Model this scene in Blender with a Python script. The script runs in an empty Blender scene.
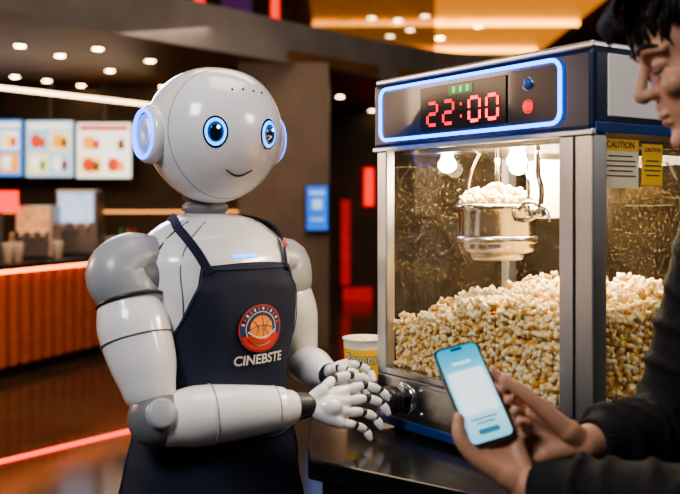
import bpy, bmesh, math, random
import numpy as np
from mathutils import Vector, Matrix
random.seed(7); rng=np.random.default_rng(7)
sc=bpy.context.scene
FPX=944.4; CH=1.45
def pt(u,v,d): return Vector(((u-340)/FPX*d, d, CH-(v-209)/FPX*d))
MATS={}
def mat(name,col,rough=.5,metal=0.,emit=None,es=0.,bump=0.,bscale=60.,var=.0,vscale=8.,coat=0.,sss=0.,spec=.5):
    if name in MATS: return MATS[name]
    m=bpy.data.materials.new(name); m.use_nodes=True
    nt=m.node_tree; b=nt.nodes['Principled BSDF']
    b.inputs['Roughness'].default_value=rough; b.inputs['Metallic'].default_value=metal
    b.inputs['Specular IOR Level'].default_value=spec
    b.inputs['Coat Weight'].default_value=coat
    b.inputs['Coat Roughness'].default_value=.06
    tc=nt.nodes.new('ShaderNodeTexCoord')
    nz=nt.nodes.new('ShaderNodeTexNoise'); nz.inputs['Scale'].default_value=vscale; nz.inputs['Detail'].default_value=4
    nt.links.new(tc.outputs['Object'],nz.inputs['Vector'])
    cr=nt.nodes.new('ShaderNodeValToRGB')
    c=np.array(col[:3]); lo=np.clip(c*(1-var),0,1); hi=np.clip(c*(1+var),0,1)
    cr.color_ramp.elements[0].position=.3; cr.color_ramp.elements[1].position=.7
    cr.color_ramp.elements[0].color=(*lo,1); cr.color_ramp.elements[1].color=(*hi,1)
    nt.links.new(nz.outputs['Fac'],cr.inputs['Fac']); nt.links.new(cr.outputs['Color'],b.inputs['Base Color'])
    if emit is not None:
        b.inputs['Emission Color'].default_value=(*emit,1); b.inputs['Emission Strength'].default_value=es
    if sss: 
        b.inputs['Subsurface Weight'].default_value=sss; b.inputs['Subsurface Radius'].default_value=(.01,.004,.002); b.inputs['Subsurface Scale'].default_value=1
    if bump:
        n2=nt.nodes.new('ShaderNodeTexNoise'); n2.inputs['Scale'].default_value=bscale; n2.inputs['Detail'].default_value=3
        nt.links.new(tc.outputs['Object'],n2.inputs['Vector'])
        bp=nt.nodes.new('ShaderNodeBump'); bp.inputs['Strength'].default_value=bump; bp.inputs['Distance'].default_value=.01
        nt.links.new(n2.outputs['Fac'],bp.inputs['Height']); nt.links.new(bp.outputs['Normal'],b.inputs['Normal'])
    MATS[name]=m; return m
def glassmat(name,tint=(1,1,1),dust=.05,warm=(1,.8,.5)):
    m=bpy.data.materials.new(name); m.use_nodes=True; nt=m.node_tree; nt.nodes.clear()
    N=nt.nodes.new; L=nt.links.new
    out=N('ShaderNodeOutputMaterial'); tr=N('ShaderNodeBsdfTransparent'); tr.inputs[0].default_value=(*tint,1)
    gl=N('ShaderNodeBsdfGlossy'); gl.inputs['Roughness'].default_value=.03
    lw=N('ShaderNodeLayerWeight'); lw.inputs['Blend'].default_value=.5
    pw=N('ShaderNodeMath'); pw.operation='POWER'; L(lw.outputs['Facing'],pw.inputs[0]); pw.inputs[1].default_value=4
    fa=N('ShaderNodeMath'); fa.operation='MULTIPLY_ADD'; L(pw.outputs[0],fa.inputs[0]); fa.inputs[1].default_value=.5; fa.inputs[2].default_value=.03
    m1=N('ShaderNodeMixShader'); L(fa.outputs[0],m1.inputs[0]); L(tr.outputs[0],m1.inputs[1]); L(gl.outputs[0],m1.inputs[2])
    df=N('ShaderNodeBsdfDiffuse'); df.inputs[0].default_value=(*warm,1)
    tl=N('ShaderNodeBsdfTranslucent'); tl.inputs[0].default_value=(*warm,1)
    dm=N('ShaderNodeMixShader'); dm.inputs[0].default_value=.5; L(df.outputs[0],dm.inputs[1]); L(tl.outputs[0],dm.inputs[2])
    tc=N('ShaderNodeTexCoord'); n1=N('ShaderNodeTexNoise'); n1.inputs['Scale'].default_value=170; n1.inputs['Detail'].default_value=2
    n2=N('ShaderNodeTexNoise'); n2.inputs['Scale'].default_value=7; n2.inputs['Detail'].default_value=5
    L(tc.outputs['Object'],n1.inputs['Vector']); L(tc.outputs['Object'],n2.inputs['Vector'])
    r1=N('ShaderNodeValToRGB'); r1.color_ramp.elements[0].position=.60; r1.color_ramp.elements[1].position=.72
    L(n1.outputs['Fac'],r1.inputs['Fac'])
    mu=N('ShaderNodeMath'); mu.operation='MULTIPLY'; L(r1.outputs['Color'],mu.inputs[0]); mu.inputs[1].default_value=dust*9
    r2=N('ShaderNodeValToRGB'); r2.color_ramp.elements[0].position=.35; r2.color_ramp.elements[1].position=.75
    L(n2.outputs['Fac'],r2.inputs['Fac'])
    m2=N('ShaderNodeMath'); m2.operation='MULTIPLY_ADD'; L(r2.outputs['Color'],m2.inputs[0]); m2.inputs[1].default_value=dust*1.3; L(mu.outputs[0],m2.inputs[2])
    m2.use_clamp=True
    mx=N('ShaderNodeMixShader'); L(m2.outputs[0],mx.inputs[0]); L(m1.outputs[0],mx.inputs[1]); L(dm.outputs[0],mx.inputs[2])
    L(mx.outputs[0],out.inputs[0]); return m

WHITE=mat('robot_white',(.84,.85,.88),.2,coat=.6,var=.02)
GREY=mat('robot_grey',(.17,.18,.21),.38,var=.05)
LGREY=mat('robot_light_grey',(.36,.38,.42),.3,var=.05)
DARK=mat('robot_dark_joint',(.025,.027,.032),.4,var=.2)
CYAN=mat('cyan_light',(.05,.3,.9),.3,emit=(.03,.30,1.),es=3.5)
EARL=mat('ear_ring_light',(.05,.2,.9),.3,emit=(.02,.16,1.),es=5)
CYAN2=mat('ear_glow_disc',(.28,.38,.62),.25,emit=(.12,.28,1.),es=.35)
EYEDARK=mat('eye_dark',(.004,.010,.030),.1,coat=1)
EYEMID=mat('eye_mid_blue',(.005,.05,.2),.1,emit=(.0,.08,.35),es=.8,coat=1)
EYEGLINT=mat('painted_eye_glint',(1,1,1),.3,emit=(.8,.95,1),es=3)  # glowing white for the highlight painted into each robot eye
NAVY=mat('apron_navy',(.010,.016,.045),.85,bump=.25,bscale=900,var=.15,vscale=20)
STEEL=mat('steel',(.62,.60,.57),.27,1.,var=.08,vscale=14,bump=.02,bscale=200)
KSTEEL=mat('kettle_steel',(.46,.44,.41),.20,1.,var=.06,vscale=20)
ALU=mat('aluminium',(.68,.70,.74),.36,1.,var=.05,vscale=5)
CHROME=mat('chrome',(.75,.74,.72),.12,1.,var=.03)
BLK=mat('black_plastic',(.012,.012,.014),.3,var=.2)
MNAVY=mat('machine_navy',(.008,.018,.06),.3,coat=.4,var=.1)
MBLUE=mat('machine_blue_trim',(.015,.05,.22),.3,coat=.3,var=.1)
NEON=mat('neon_blue',(.05,.2,1),.3,emit=(.03,.22,1),es=7)
RED7=mat('red_led',(.5,0,0),.3,emit=(1,.015,.03),es=5)
RED7D=mat('red_led_dim',(.25,0,0),.3,emit=(1,.01,.02),es=2.2)
GRN=mat('green_led',(0,.4,.05),.3,emit=(.03,1,.10),es=1.6)
PANELW=mat('panel_white',(.80,.80,.80),.4,var=.03)
GLASS=glassmat('clear_glass_dusty',dust=.026)
SKIN=mat('skin',(.50,.27,.18),.5,var=.08,vscale=30,bump=.08,bscale=300,sss=.12)
NAIL=mat('nail',(.64,.40,.31),.25,var=.03)
HAIR=mat('hair_black',(.006,.004,.004),.55,var=.3,vscale=60,spec=.25)
JACK=mat('jacket_black',(.010,.010,.011),.85,bump=.35,bscale=55,var=.25,vscale=25,spec=.3)
RIB=mat('ribbed_cuff',(.014,.014,.016),.9,bump=.3,bscale=300,var=.2,spec=.3)
TROU=mat('trousers_dark',(.02,.022,.03),.85,bump=.2,bscale=200,var=.2)

def link(o): sc.collection.objects.link(o); return o
def mk(name,V,F,mats,parent=None,smooth=True,mi=None,world_child=True,recalc=True):
    me=bpy.data.meshes.new(name); me.from_pydata([tuple(v) for v in V],[],[tuple(f) for f in F])
    if not isinstance(mats,(list,tuple)): mats=[mats]
    for m in mats: me.materials.append(m)
    if mi is not None: me.polygons.foreach_set('material_index',mi)
    if recalc:
        bm=bmesh.new(); bm.from_mesh(me); bmesh.ops.recalc_face_normals(bm,faces=bm.faces); bm.to_mesh(me); bm.free()
    if smooth:
        me.polygons.foreach_set('use_smooth',[True]*len(me.polygons))
    me.update()
    o=link(bpy.data.objects.new(name,me))
    if parent: setparent(o,parent,world_child)
    return o
ROOTLOC={}
def setparent(o,p,world_child=True):
    o.parent=p
    if world_child:
        if p.parent is None and p.name in ROOTLOC: o.matrix_parent_inverse=Matrix.Translation(-ROOTLOC[p.name])
def root(name,loc,label,cat,rotz=0):
    e=bpy.data.objects.new(name,None); e.empty_display_size=.05; e.location=loc; e.rotation_euler=(0,0,rotz); link(e)
    e['label']=label; e['category']=cat
    if rotz==0: ROOTLOC[e.name]=Vector(loc)
    return e
def tag(o,label,cat,group=None,kind=None):
    o['label']=label; o['category']=cat
    if group: o['group']=group
    if kind: o['kind']=kind
    return o
def struct(o): o['kind']='structure'; return o
def boxg(c,s,bev=0.,seg=2,M=None):
    bm=bmesh.new(); bmesh.ops.create_cube(bm,size=1)
    for v in bm.verts: v.co=Vector((v.co.x*s[0]+c[0],v.co.y*s[1]+c[1],v.co.z*s[2]+c[2]))
    if bev>0: bmesh.ops.bevel(bm,geom=list(bm.edges),offset=bev,segments=seg,affect='EDGES',profile=.5)
    if M is not None: bmesh.ops.transform(bm,matrix=M,verts=bm.verts)
    bm.verts.index_update(); V=[v.co.copy() for v in bm.verts]; F=[[v.index for v in f.verts] for f in bm.faces]; bm.free(); return V,F
def join(parts):
    V=[];F=[];mi=[]
    for i,p in enumerate(parts):
        o=len(V); V+=list(p[0]); F+=[[k+o for k in f] for f in p[1]]; mi+=[p[2] if len(p)>2 else 0]*len(p[1])
    return V,F,mi
def box(name,lo,hi,m,parent=None,bev=0.,wc=True,seg=2):
    c=[(a+b)/2 for a,b in zip(lo,hi)]; s=[abs(b-a) for a,b in zip(lo,hi)]
    V,F=boxg(c,s,bev,seg); o=mk(name,V,F,m,parent,smooth=False,world_child=wc)
    return o
def catmull(P,res):
    P=[np.array(p,float) for p in P]; out=[]
    for i in range(len(P)-1):
        p0=P[max(i-1,0)];p1=P[i];p2=P[i+1];p3=P[min(i+2,len(P)-1)]
        for k in range(res):
            t=k/res
            out.append(.5*((2*p1)+(-p0+p2)*t+(2*p0-5*p1+4*p2-p3)*t*t+(-p0+3*p1-3*p2+p3)*t**3))
    out.append(P[-1]); return out
def tube(P,R,n=16,res=1,cap=True,closed=False):
    if not hasattr(R,'__len__'): R=[R]*len(P)
    if res>1:
        Q=catmull([list(p)+[r] for p,r in zip(P,R)],res); P=[Vector(q[:3]) for q in Q]; R=[max(q[3],1e-5) for q in Q]
    P=[Vector(p) for p in P]
    if cap and not closed:
        a=(P[0]-P[1]).normalized(); b=(P[-1]-P[-2]).normalized()
        pre=[(P[0]+a*R[0]*math.sin(t),R[0]*math.cos(t)) for t in (1.45,1.2,.8,.4)]
        post=[(P[-1]+b*R[-1]*math.sin(t),R[-1]*math.cos(t)) for t in (.4,.8,1.2,1.45)]
        P=[q[0] for q in pre]+P+[q[0] for q in post]; R=[q[1] for q in pre]+list(R)+[q[1] for q in post]
    m=len(P); V=[];F=[]
    t=(P[1]-P[0]).normalized(); ref=Vector((0,0,1)) if abs(t.z)<.9 else Vector((1,0,0))
    u=t.cross(ref).normalized()
    for i in range(m):
        if closed: tt=(P[(i+1)%m]-P[i-1]).normalized()
        else: tt=(P[min(i+1,m-1)]-P[max(i-1,0)]).normalized()
        u=(u-tt*u.dot(tt)).normalized(); w=tt.cross(u)
        for k in range(n):
            a=2*math.pi*k/n; V.append(P[i]+(u*math.cos(a)+w*math.sin(a))*R[i])
    for i in range(m if closed else m-1):
        for k in range(n):
            j=(i+1)%m; F.append([i*n+k,i*n+(k+1)%n,j*n+(k+1)%n,j*n+k])
    if not closed: F.append(list(range(n))[::-1]); F.append([(m-1)*n+k for k in range(n)])
    return V,F
def lathe(prof,n=48,M=None,mi=None):
    V=[];F=[];MI=[]
    for r,z in prof:
        for k in range(n):
            a=2*math.pi*k/n; V.append(Vector((max(r,1e-5)*math.cos(a),max(r,1e-5)*math.sin(a),z)))
    for i in range(len(prof)-1):
        for k in range(n): F.append([i*n+k,i*n+(k+1)%n,(i+1)*n+(k+1)%n,(i+1)*n+k]); MI.append(mi[i] if mi else 0)
    if M is not None: V=[M@v for v in V]
    return V,F,MI
def axisM(origin,axis):
    q=Vector((0,0,1)).rotation_difference(Vector(axis).normalized()); return Matrix.Translation(Vector(origin))@q.to_matrix().to_4x4()
def ell(c,r,n=24,M=None):
    bm=bmesh.new(); bmesh.ops.create_uvsphere(bm,u_segments=n,v_segments=max(8,n//2),radius=1)
    V=[Vector((v.co.x*r[0],v.co.y*r[1],v.co.z*r[2])) for v in bm.verts]
    if M is not None: V=[M.to_3x3()@v for v in V]
    V=[v+Vector(c) for v in V]; F=[[v.index for v in f.verts] for f in bm.faces]; bm.free(); return V,F
def remesh(name,parts,voxel,smooth,m,parent=None,world_child=True,fac=.5):
    V,F,_=join(parts); o=mk(name+'_src',V,F,m)
    a=o.modifiers.new('r','REMESH'); a.mode='VOXEL'; a.voxel_size=voxel
    s=o.modifiers.new('s','SMOOTH'); s.factor=fac; s.iterations=smooth
    dg=bpy.context.evaluated_depsgraph_get(); dg.update()
    me=bpy.data.meshes.new_from_object(o.evaluated_get(dg)); old=o.data
    bpy.data.objects.remove(o); bpy.data.meshes.remove(old)
    me.polygons.foreach_set('use_smooth',[True]*len(me.polygons)); me.name=name
    me.materials.clear(); me.materials.append(m)
    ob=link(bpy.data.objects.new(name,me))
    if parent: setparent(ob,parent,world_child)
    return ob
def textg(body,size,align='CENTER',bold=0.):
    c=bpy.data.curves.new('t','FONT'); c.body=body; c.size=size; c.align_x=align; c.align_y='CENTER'; c.offset=bold; c.resolution_u=3
    o=link(bpy.data.objects.new('t',c)); dg=bpy.context.evaluated_depsgraph_get(); dg.update()
    me=bpy.data.meshes.new_from_object(o.evaluated_get(dg))
    bm=bmesh.new(); bm.from_mesh(me); bmesh.ops.triangulate(bm,faces=bm.faces)
    V=[v.co.copy() for v in bm.verts]; F=[[v.index for v in f.verts] for f in bm.faces]; bm.free()
    bpy.data.objects.remove(o); bpy.data.meshes.remove(me); bpy.data.curves.remove(c); return V,F

# ================================================================== ROBOT
RX,RY=-.268,1.98
robot=root('robot',(RX,RY,0),'glossy white humanoid robot in navy apron gripping a knob','robot')
HY=math.radians(35); HM=Matrix.Translation((-.262,1.96,1.602))@Matrix.Rotation(HY,4,'Z')
HA,HB,HC=.138,.136,.140
def hs(az,el,off=0.):
    x=math.sin(az)*math.cos(el); y=-math.cos(az)*math.cos(el); z=math.sin(el); p=2.22
    r=(abs(x)**p+abs(y)**p+abs(z)**p)**(-1/p); x*=r;y*=r;z*=r
    t=1-.19*max(0,-z)**1.5
    v=Vector((HA*x*t,HB*y*t,HC*z)); v*=(1+off/v.length); return v
def headgrid(nu=96,nv=64):
    V=[];F=[]
    for j in range(nv+1):
        el=-math.pi/2+math.pi*j/nv*.9999+.00005
        for i in range(nu): V.append(HM@hs(2*math.pi*i/nu,el))
    for j in range(nv):
        for i in range(nu): F.append([j*nu+i,j*nu+(i+1)%nu,(j+1)*nu+(i+1)%nu,(j+1)*nu+i])
    return V,F
V,F=headgrid(); head=mk('head',V,F,WHITE,robot)
def patch(az0,el0,hx,hz,off,r0=0.,nr=8,n=40,p=2.0,dome=0.):
    V=[];F=[]
    for j in range(nr+1):
        rr=r0+(1-r0)*j/nr
        for k in range(n):
            a=2*math.pi*k/n; ca,sa=math.cos(a),math.sin(a); q=(abs(ca)**p+abs(sa)**p)**(-1/p)
            V.append(HM@hs(az0+hx*rr*ca*q/(HB*math.cos(el0)),el0+hz*rr*sa*q/HC,off+dome*(1-rr*rr)))
    for j in range(nr):
        for k in range(n): F.append([j*n+k,j*n+(k+1)%n,(j+1)*n+(k+1)%n,(j+1)*n+k])
    return V,F
def rad(d): return math.radians(d)
for s in (-1,1):
    a0=rad(25.0*s-.5); e0=rad(-1)
    parts=[(*patch(a0,e0,.0240,.0305,.0006,dome=.002),0),(*patch(a0,e0,.0205,.0262,.0016,r0=.74,nr=3,dome=.002),1),
           (*patch(a0,e0,.0145,.0190,.0018,r0=.0,dome=.002),2),(*patch(a0,e0-.01,.0112,.0150,.0028,dome=.002),0),
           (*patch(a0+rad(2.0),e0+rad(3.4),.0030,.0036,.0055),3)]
    V,F,mi=join(parts); mk('eye',V,F,[EYEDARK,CYAN,EYEMID,EYEGLINT],head,mi=mi,recalc=False)
SM=[HM@hs(rad(a),rad(-31.0-5.5*math.cos(a/14.5*math.pi/2)),.0004) for a in np.linspace(-14.5,14.5,15)]
V,F=tube(SM,[.0014+.0009*math.sin(i/14*math.pi) for i in range(15)],8); mk('mouth',V,F,BLK,head)
seam=[HM@(hs(math.atan2(math.sin(th)*math.sin(A),math.cos(A)),math.asin(math.cos(th)*math.sin(A)),-.0001)) for A in [rad(66)] for th in np.linspace(0,2*math.pi,90,endpoint=False)]
V,F=tube(seam,.0011,6,closed=True); mk('face_seam',V,F,LGREY,head)
V,F,mi=join([ell(HM@hs(rad(a),rad(e),0),(.0026,.0026,.0026),10) for a,e in ((-9,35),(3,36),(15,35),(26,34))]); mk('forehead_sensor',V,F,DARK,head)
for s in (-1,1):
    M=HM@axisM((s*HA*.90,0.012,-.002),(s,0,0))
    V,F,_=lathe([(0,0),(.058,0),(.060,.010),(.058,.020),(.052,.026),(.046,.027),(.044,.022),(0,.022)],64,M); ear=mk('ear_disc',V,F,WHITE,head)
    V,F=tube([M@Vector((.0475*math.cos(a),.0475*math.sin(a),.0265)) for a in np.linspace(0,2*math.pi,64,endpoint=False)],.0042,10,closed=True); mk('light_ring',V,F,EARL,ear)
    V,F,_=lathe([(0,.0235),(.018,.0250),(.036,.0248),(.040,.0225)],48,M); mk('ear_cover',V,F,CYAN2,ear)
NB=Matrix.Translation((-.284,1.99,0))
V,F,_=lathe([(.030,1.36),(.048,1.42),(.049,1.435),(.043,1.437),(.043,1.444),(.048,1.446),(.048,1.458),(.042,1.461),(.042,1.467),(.047,1.470),(.049,1.51)],48,NB); mk('neck',V,F,GREY,robot)
V,F,_=lathe([(.092,1.395),(.082,1.420),(.064,1.434),(.052,1.438),(.049,1.432)],48,NB); mk('neck_collar',V,F,LGREY,robot)
TY=rad(45); TM=Matrix.Translation((RX,RY,0))@Matrix.Rotation(TY,4,'Z')
TP=[(1.440,.048,.045),(1.432,.085,.068),(1.412,.125,.088),(1.385,.157,.107),(1.345,.176,.125),(1.29,.180,.136),(1.20,.170,.134),(1.10,.148,.118),(1.00,.138,.110),(.90,.146,.114),(.80,.15,.116),(.74,.12,.09),(.72,.05,.04)]
def prof(P,z):
    for i in range(len(P)-1):
        if P[i][0]>=z>=P[i+1][0]:
            p1=P[i];p2=P[i+1]
            t=(p1[0]-z)/(p1[0]-p2[0]); t2=t*t*(3-2*t)*.5+t*.5
            return [p1[k]+(p2[k]-p1[k])*t2 for k in (1,2)]
    return P[0][1:] if z>P[0][0] else P[-1][1:]
def ts(P,az,z,off=0.,pw=2.3):
    hw,hd=prof(P,z); x=math.sin(az);y=-math.cos(az); r=(abs(x)**pw+abs(y)**pw)**(-1/pw)
    return TM@Vector(((hw+off)*x*r,(hd+off)*y*r,z))
zs=list(np.linspace(1.440,.72,70)); n=72
V=[ts(TP,2*math.pi*k/n,z) for z in zs for k in range(n)]; F=[[j*n+k,j*n+(k+1)%n,(j+1)*n+(k+1)%n,(j+1)*n+k] for j in range(len(zs)-1) for k in range(n)]
F+= [list(range(n)),[(len(zs)-1)*n+k for k in range(n)]]
torso=mk('torso',V,F,WHITE,robot)
for s in (-1,1):
    P=[ts(TP,rad(s*a),z,.0002) for a,z in ((38,1.424),(43,1.40),(48,1.37),(50,1.33),(49,1.28),(50,1.22))]
    V,F=tube(P,.0016,6,res=6); mk('chest_seam',V,F,GREY,torso)
    P=[ts(TP,rad(s*a),z,.0002) for a,z in ((60,1.424),(66,1.40),(72,1.36),(74,1.30),(72,1.22),(72,1.15))]
    V,F=tube(P,.0022,6,res=6); mk('chest_seam',V,F,DARK,torso)
    V=[]
    for i,z in enumerate(np.linspace(1.27,1.02,14)):
        for k,a in enumerate(np.linspace(68,112,12)): V.append(ts(TP,rad(s*a),z,.0015))
    F=[[i*12+k,i*12+k+1,(i+1)*12+k+1,(i+1)*12+k] for i in range(13) for k in range(11)]; mk('side_panel',V,F,LGREY,torso,recalc=False)
P=[ts(TP,rad(a),1.356,.001) for a in np.linspace(-12,6,9)]
V,F=tube(P,.0034,10); mk('chest_light',V,F,CYAN,torso)
for s in (-1,1):
    h=TM@Vector((s*.085,0,.74)); k=TM@Vector((s*.09,-.01,.42)); a=TM@Vector((s*.09,.01,.08))
    V,F=tube([h+Vector((0,0,.03)),(h+k)/2,k+Vector((0,0,.05))],[.075,.072,.055],28,res=5); mk('thigh',V,F,WHITE,robot)
    V,F=ell(k,(.052,.052,.052)); mk('knee',V,F,GREY,robot)
    V,F=tube([k-Vector((0,0,.05)),(k+a)/2,a],[.052,.055,.042],28,res=5); mk('shin',V,F,WHITE,robot)
    Vb,Fb=boxg((s*.09,-.04,.035),(.09,.23,.07),.028,4,TM); mk('foot',Vb,Fb,WHITE,robot)
AP=[(1.345,.176,.125),(1.29,.180,.137),(1.20,.172,.136),(1.10,.156,.126),(1.05,.157,.128),(1.0,.168,.134),(.93,.188,.146),(.85,.20,.152),(.70,.212,.162),(.55,.222,.17)]
def apaz(z):
    Q=[(1.338,36),(1.30,39),(1.24,50),(1.18,64),(1.12,80),(1.06,98),(.98,108),(.55,112)]
    for i in range(len(Q)-1):
        if Q[i][0]>=z>=Q[i+1][0]:
            t=(Q[i][0]-z)/(Q[i][0]-Q[i+1][0]); return Q[i][1]+(Q[i+1][1]-Q[i][1])*t
    return Q[0][1] if z>Q[0][0] else Q[-1][1]
def ap(az,z,off=0.):
    w=max(0,min(1,(1.08-z)/.3)); fold=w*.009*math.sin(az*7+z*5)+.0025*math.sin(az*5+z*28)*(1 if z<1.3 else 0)
    return ts(AP,az,z,.007+fold+off)
nz_,nk=90,60; V=[]
for z in np.linspace(1.338,.60,nz_):
    A=apaz(z)
    for k in range(nk): V.append(ap(rad(-A+2*A*k/(nk-1)),z+ (.006*math.sin(math.pi*k/(nk-1)) if z>1.33 else 0)))
F=[[i*nk+k,i*nk+k+1,(i+1)*nk+k+1,(i+1)*nk+k] for i in range(nz_-1) for k in range(nk-1)]
apron=mk('apron',V,F,NAVY,robot); so=apron.modifiers.new('s','SOLIDIFY'); so.thickness=.0025; so.offset=1
HEM=mat('apron_hem',(.03,.045,.10),.8,var=.1)
for s in (-1,1):
    P=[ap(rad(s*(apaz(z)-1.5)),z,.0022) for z in np.linspace(1.335,.62,50)]
    V,F=tube(P,.0011,6); mk('apron_hem_stitch',V,F,HEM,apron)
P=[ap(rad(a),1.332,.0022) for a in np.linspace(-35,35,20)]; V,F=tube(P,.0011,6); mk('apron_hem_stitch',V,F,HEM,apron)
P=[ap(rad(a),z,.002) for a,z in [(-70,1.0),(-60,1.0),(-40,.995),(-20,.99),(0,.99),(20,.99),(40,.995),(60,1.0)]]; V,F=tube(P,.0014,6,res=5); mk('apron_pocket_edge',V,F,HEM,apron)
def strap(P,w,th=.0022,res=8):
    Q=[Vector(q) for q in catmull(P,res)]; V=[];F=[]
    c0=Vector((RX,RY,1.33))
    for i,q in enumerate(Q):
        t=(Q[min(i+1,len(Q)-1)]-Q[max(i-1,0)]).normalized(); nrm=(q-c0); nrm=(nrm-t*nrm.dot(t)).normalized(); sd=t.cross(nrm).normalized()
        for a,b in ((-1,-1),(1,-1),(1,1),(-1,1)): V.append(q+sd*w/2*a+nrm*th*b)
    for i in range(len(Q)-1):
        for k in range(4): F.append([i*4+k,i*4+(k+1)%4,(i+1)*4+(k+1)%4,(i+1)*4+k])
    F+= [[0,1,2,3],[len(V)-4+k for k in range(4)]]
    return V,F
for s in (-1,1):
    P=[ap(rad(s*31),1.325,.003),ts(TP,rad(s*37),1.36,.007),ts(TP,rad(s*46),1.39,.008),ts(TP,rad(s*62),1.414,.010),ts(TP,rad(s*85),1.428,.010),ts(TP,rad(s*120),1.434,.010)]
    V,F=strap(P,.018); st=mk('apron_strap',V,F,NAVY,apron,smooth=False)
PIN=mat('pin_pink',(.6,.2,.2),.4,var=.1)
V,F=ell(ts(TP,rad(36),1.378,.018),(.006,.004,.009),14); mk('apron_strap_buckle',V,F,PIN,apron)
LZ=1.212
def lg(x,y,off): return ap(rad(3.5)+x/.150,LZ+y,off)
def ring(r0,r1,off,a0=0,a1=2*math.pi,n=64):
    V=[];F=[]
    for k in range(n+1):
        a=a0+(a1-a0)*k/n
        for r in (r0,(r0+r1)/2,r1): V.append(lg(r*math.cos(a),r*math.sin(a),off))
    for k in range(n):
        for j in (0,1): F.append([k*3+j,k*3+j+1,(k+1)*3+j+1,(k+1)*3+j])
    return V,F
LW=mat('logo_white',(.75,.72,.68),.7,var=.04); LR=mat('logo_red',(.62,.05,.03),.7,var=.1); LO=mat('logo_orange',(.95,.30,.03),.7,emit=(.9,.25,.02),es=.08,var=.15,vscale=60); LB=mat('logo_blue',(.02,.045,.14),.7,var=.1)
parts=[(*ring(.001,.0475,.0030),3),(*ring(.0455,.0475,.0038),1),(*ring(.0325,.0340,.0038),0),(*ring(.035,.044,.0036,rad(200),rad(340)),1),(*ring(.001,.0255,.0040,),2)]
for k,a in enumerate(np.linspace(165,15,12)):
    a=rad(a); parts.append((*ring(.0368,.0428,.0040,a-.045,a+.045,3),1 if k%2 else 0))
def lline(pts,w,off,m):
    V=[];F=[]
    for i,(x,y) in enumerate(pts):
        x2,y2=pts[min(i+1,len(pts)-1)]; x1,y1=pts[max(i-1,0)]; dx,dy=x2-x1,y2-y1; l=math.hypot(dx,dy); nx,ny=-dy/l*w,dx/l*w
        V+= [lg(x+nx,y+ny,off),lg(x-nx,y-ny,off)]
    F=[[2*i,2*i+1,2*i+3,2*i+2] for i in range(len(pts)-1)]; parts.append((V,F,m))
lline([(-.0255+.051*t,.006*math.sin(t*3.1)) for t in np.linspace(0,1,12)],.0008,.0048,3)
lline([(.004*math.sin(t*3.1),-.0255+.051*t) for t in np.linspace(0,1,12)],.0008,.0048,3)
lline([(-.019+.011*math.sin(t*3.14),-.017+.034*t) for t in np.linspace(0,1,12)],.0008,.0048,3)
lline([(.019-.011*math.sin(t*3.14),-.017+.034*t) for t in np.linspace(0,1,12)],.0008,.0048,3)
lline([(-.030+.06*t,-.022+.012*(2*t-1)**2-.004) for t in np.linspace(0,1,16)],.0045,.0052,1)
lline([(-.030+.06*t,-.014+.014*(2*t-1)**2-.004) for t in np.linspace(0,1,16)],.0016,.0056,0)
V,F,mi=join(parts); mk('apron_logo',V,F,[LW,LR,LO,LB],apron,mi=mi,recalc=False)
V,F=textg('CINEBSTE',.0270,bold=.0007); V=[lg(v.x*.92,v.y-.062,.0042) for v in V]; mk('apron_lettering',V,F,LW,apron,smooth=False,recalc=False)
def seg(name,P,R,m,parent=robot,n=32,res=6): 
    V,F=tube(P,R,n,res=res); return mk(name,V,F,m,parent)
def ringon(name,c,ax,r,t,m,parent=robot):
    M=axisM(c,ax); V,F=tube([M@Vector((r*math.cos(a),r*math.sin(a),0)) for a in np.linspace(0,2*math.pi,48,endpoint=False)],t,8,closed=True); return mk(name,V,F,m,parent)
S1=pt(125,278,1.835); E1=pt(156,420,1.765); W1=pt(300,406,1.885)
dn=(E1-S1).normalized(); fd=(W1-E1).normalized()
V,F=ell(S1+Vector((.015,.012,-.004)),(.060,.058,.062),32); mk('shoulder_joint',V,F,GREY,robot)
seg('shoulder_cap',[S1+Vector((.045,.045,.038)),S1+Vector((.01,.01,.035)),S1+Vector((-.012,-.008,.008)),S1+dn*.030],[.043,.054,.062,.060],LGREY)
ringon('shoulder_seam',S1+dn*.048,dn,.063,.004,DARK)
seg('upper_arm',[S1+dn*.060+Vector((-.004,0,0)),S1+dn*.10+Vector((-.004,0,0)),S1+dn*.17,S1+dn*.215],[.062,.069,.063,.052],WHITE)
ringon('arm_seam',S1+dn*.125+Vector((-.003,0,0)),dn,.0695,.0014,GREY)
V,F=ell(E1-dn*.004,(.052,.052,.055),32); el=mk('elbow_joint',V,F,GREY,robot)
pv=fd.cross(dn).normalized()
V,F,_=lathe([(0,.058),(.022,.058),(.028,.054),(.028,-.054),(.022,-.058),(0,-.058)],36,axisM(E1-dn*.004,pv)); mk('elbow_hub',V,F,LGREY,el)
seg('forearm',[E1+fd*.030+Vector((0,0,-.004)),E1+fd*.08,E1+fd*.17,E1+fd*.245,W1-fd*.030],[.050,.058,.052,.043,.036],WHITE)
ringon('arm_seam',E1+fd*.105,fd,.0582,.0013,LGREY); ringon('arm_seam',E1+fd*.235,fd,.0447,.0012,LGREY)
seg('wrist_joint',[W1-fd*.03,W1+fd*.012],[.030,.026],DARK,res=1)
S2=pt(285,272,2.13); E2=pt(301,362,2.13); W2=pt(328,374,2.03)
d2=(E2-S2).normalized(); f2=(W2-E2).normalized()
V,F=ell(S2,(.058,.056,.06),28); mk('shoulder_joint',V,F,GREY,robot)
seg('shoulder_cap',[S2+Vector((-.03,-.03,.030)),S2+Vector((0,0,.022)),S2+d2*.02],[.045,.054,.058],LGREY)
seg('upper_arm',[S2+d2*.058,S2+d2*.10,S2+d2*.165],[.054,.057,.046],WHITE)
V,F=ell(E2,(.044,.044,.045),28); mk('elbow_joint',V,F,GREY,robot)
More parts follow.
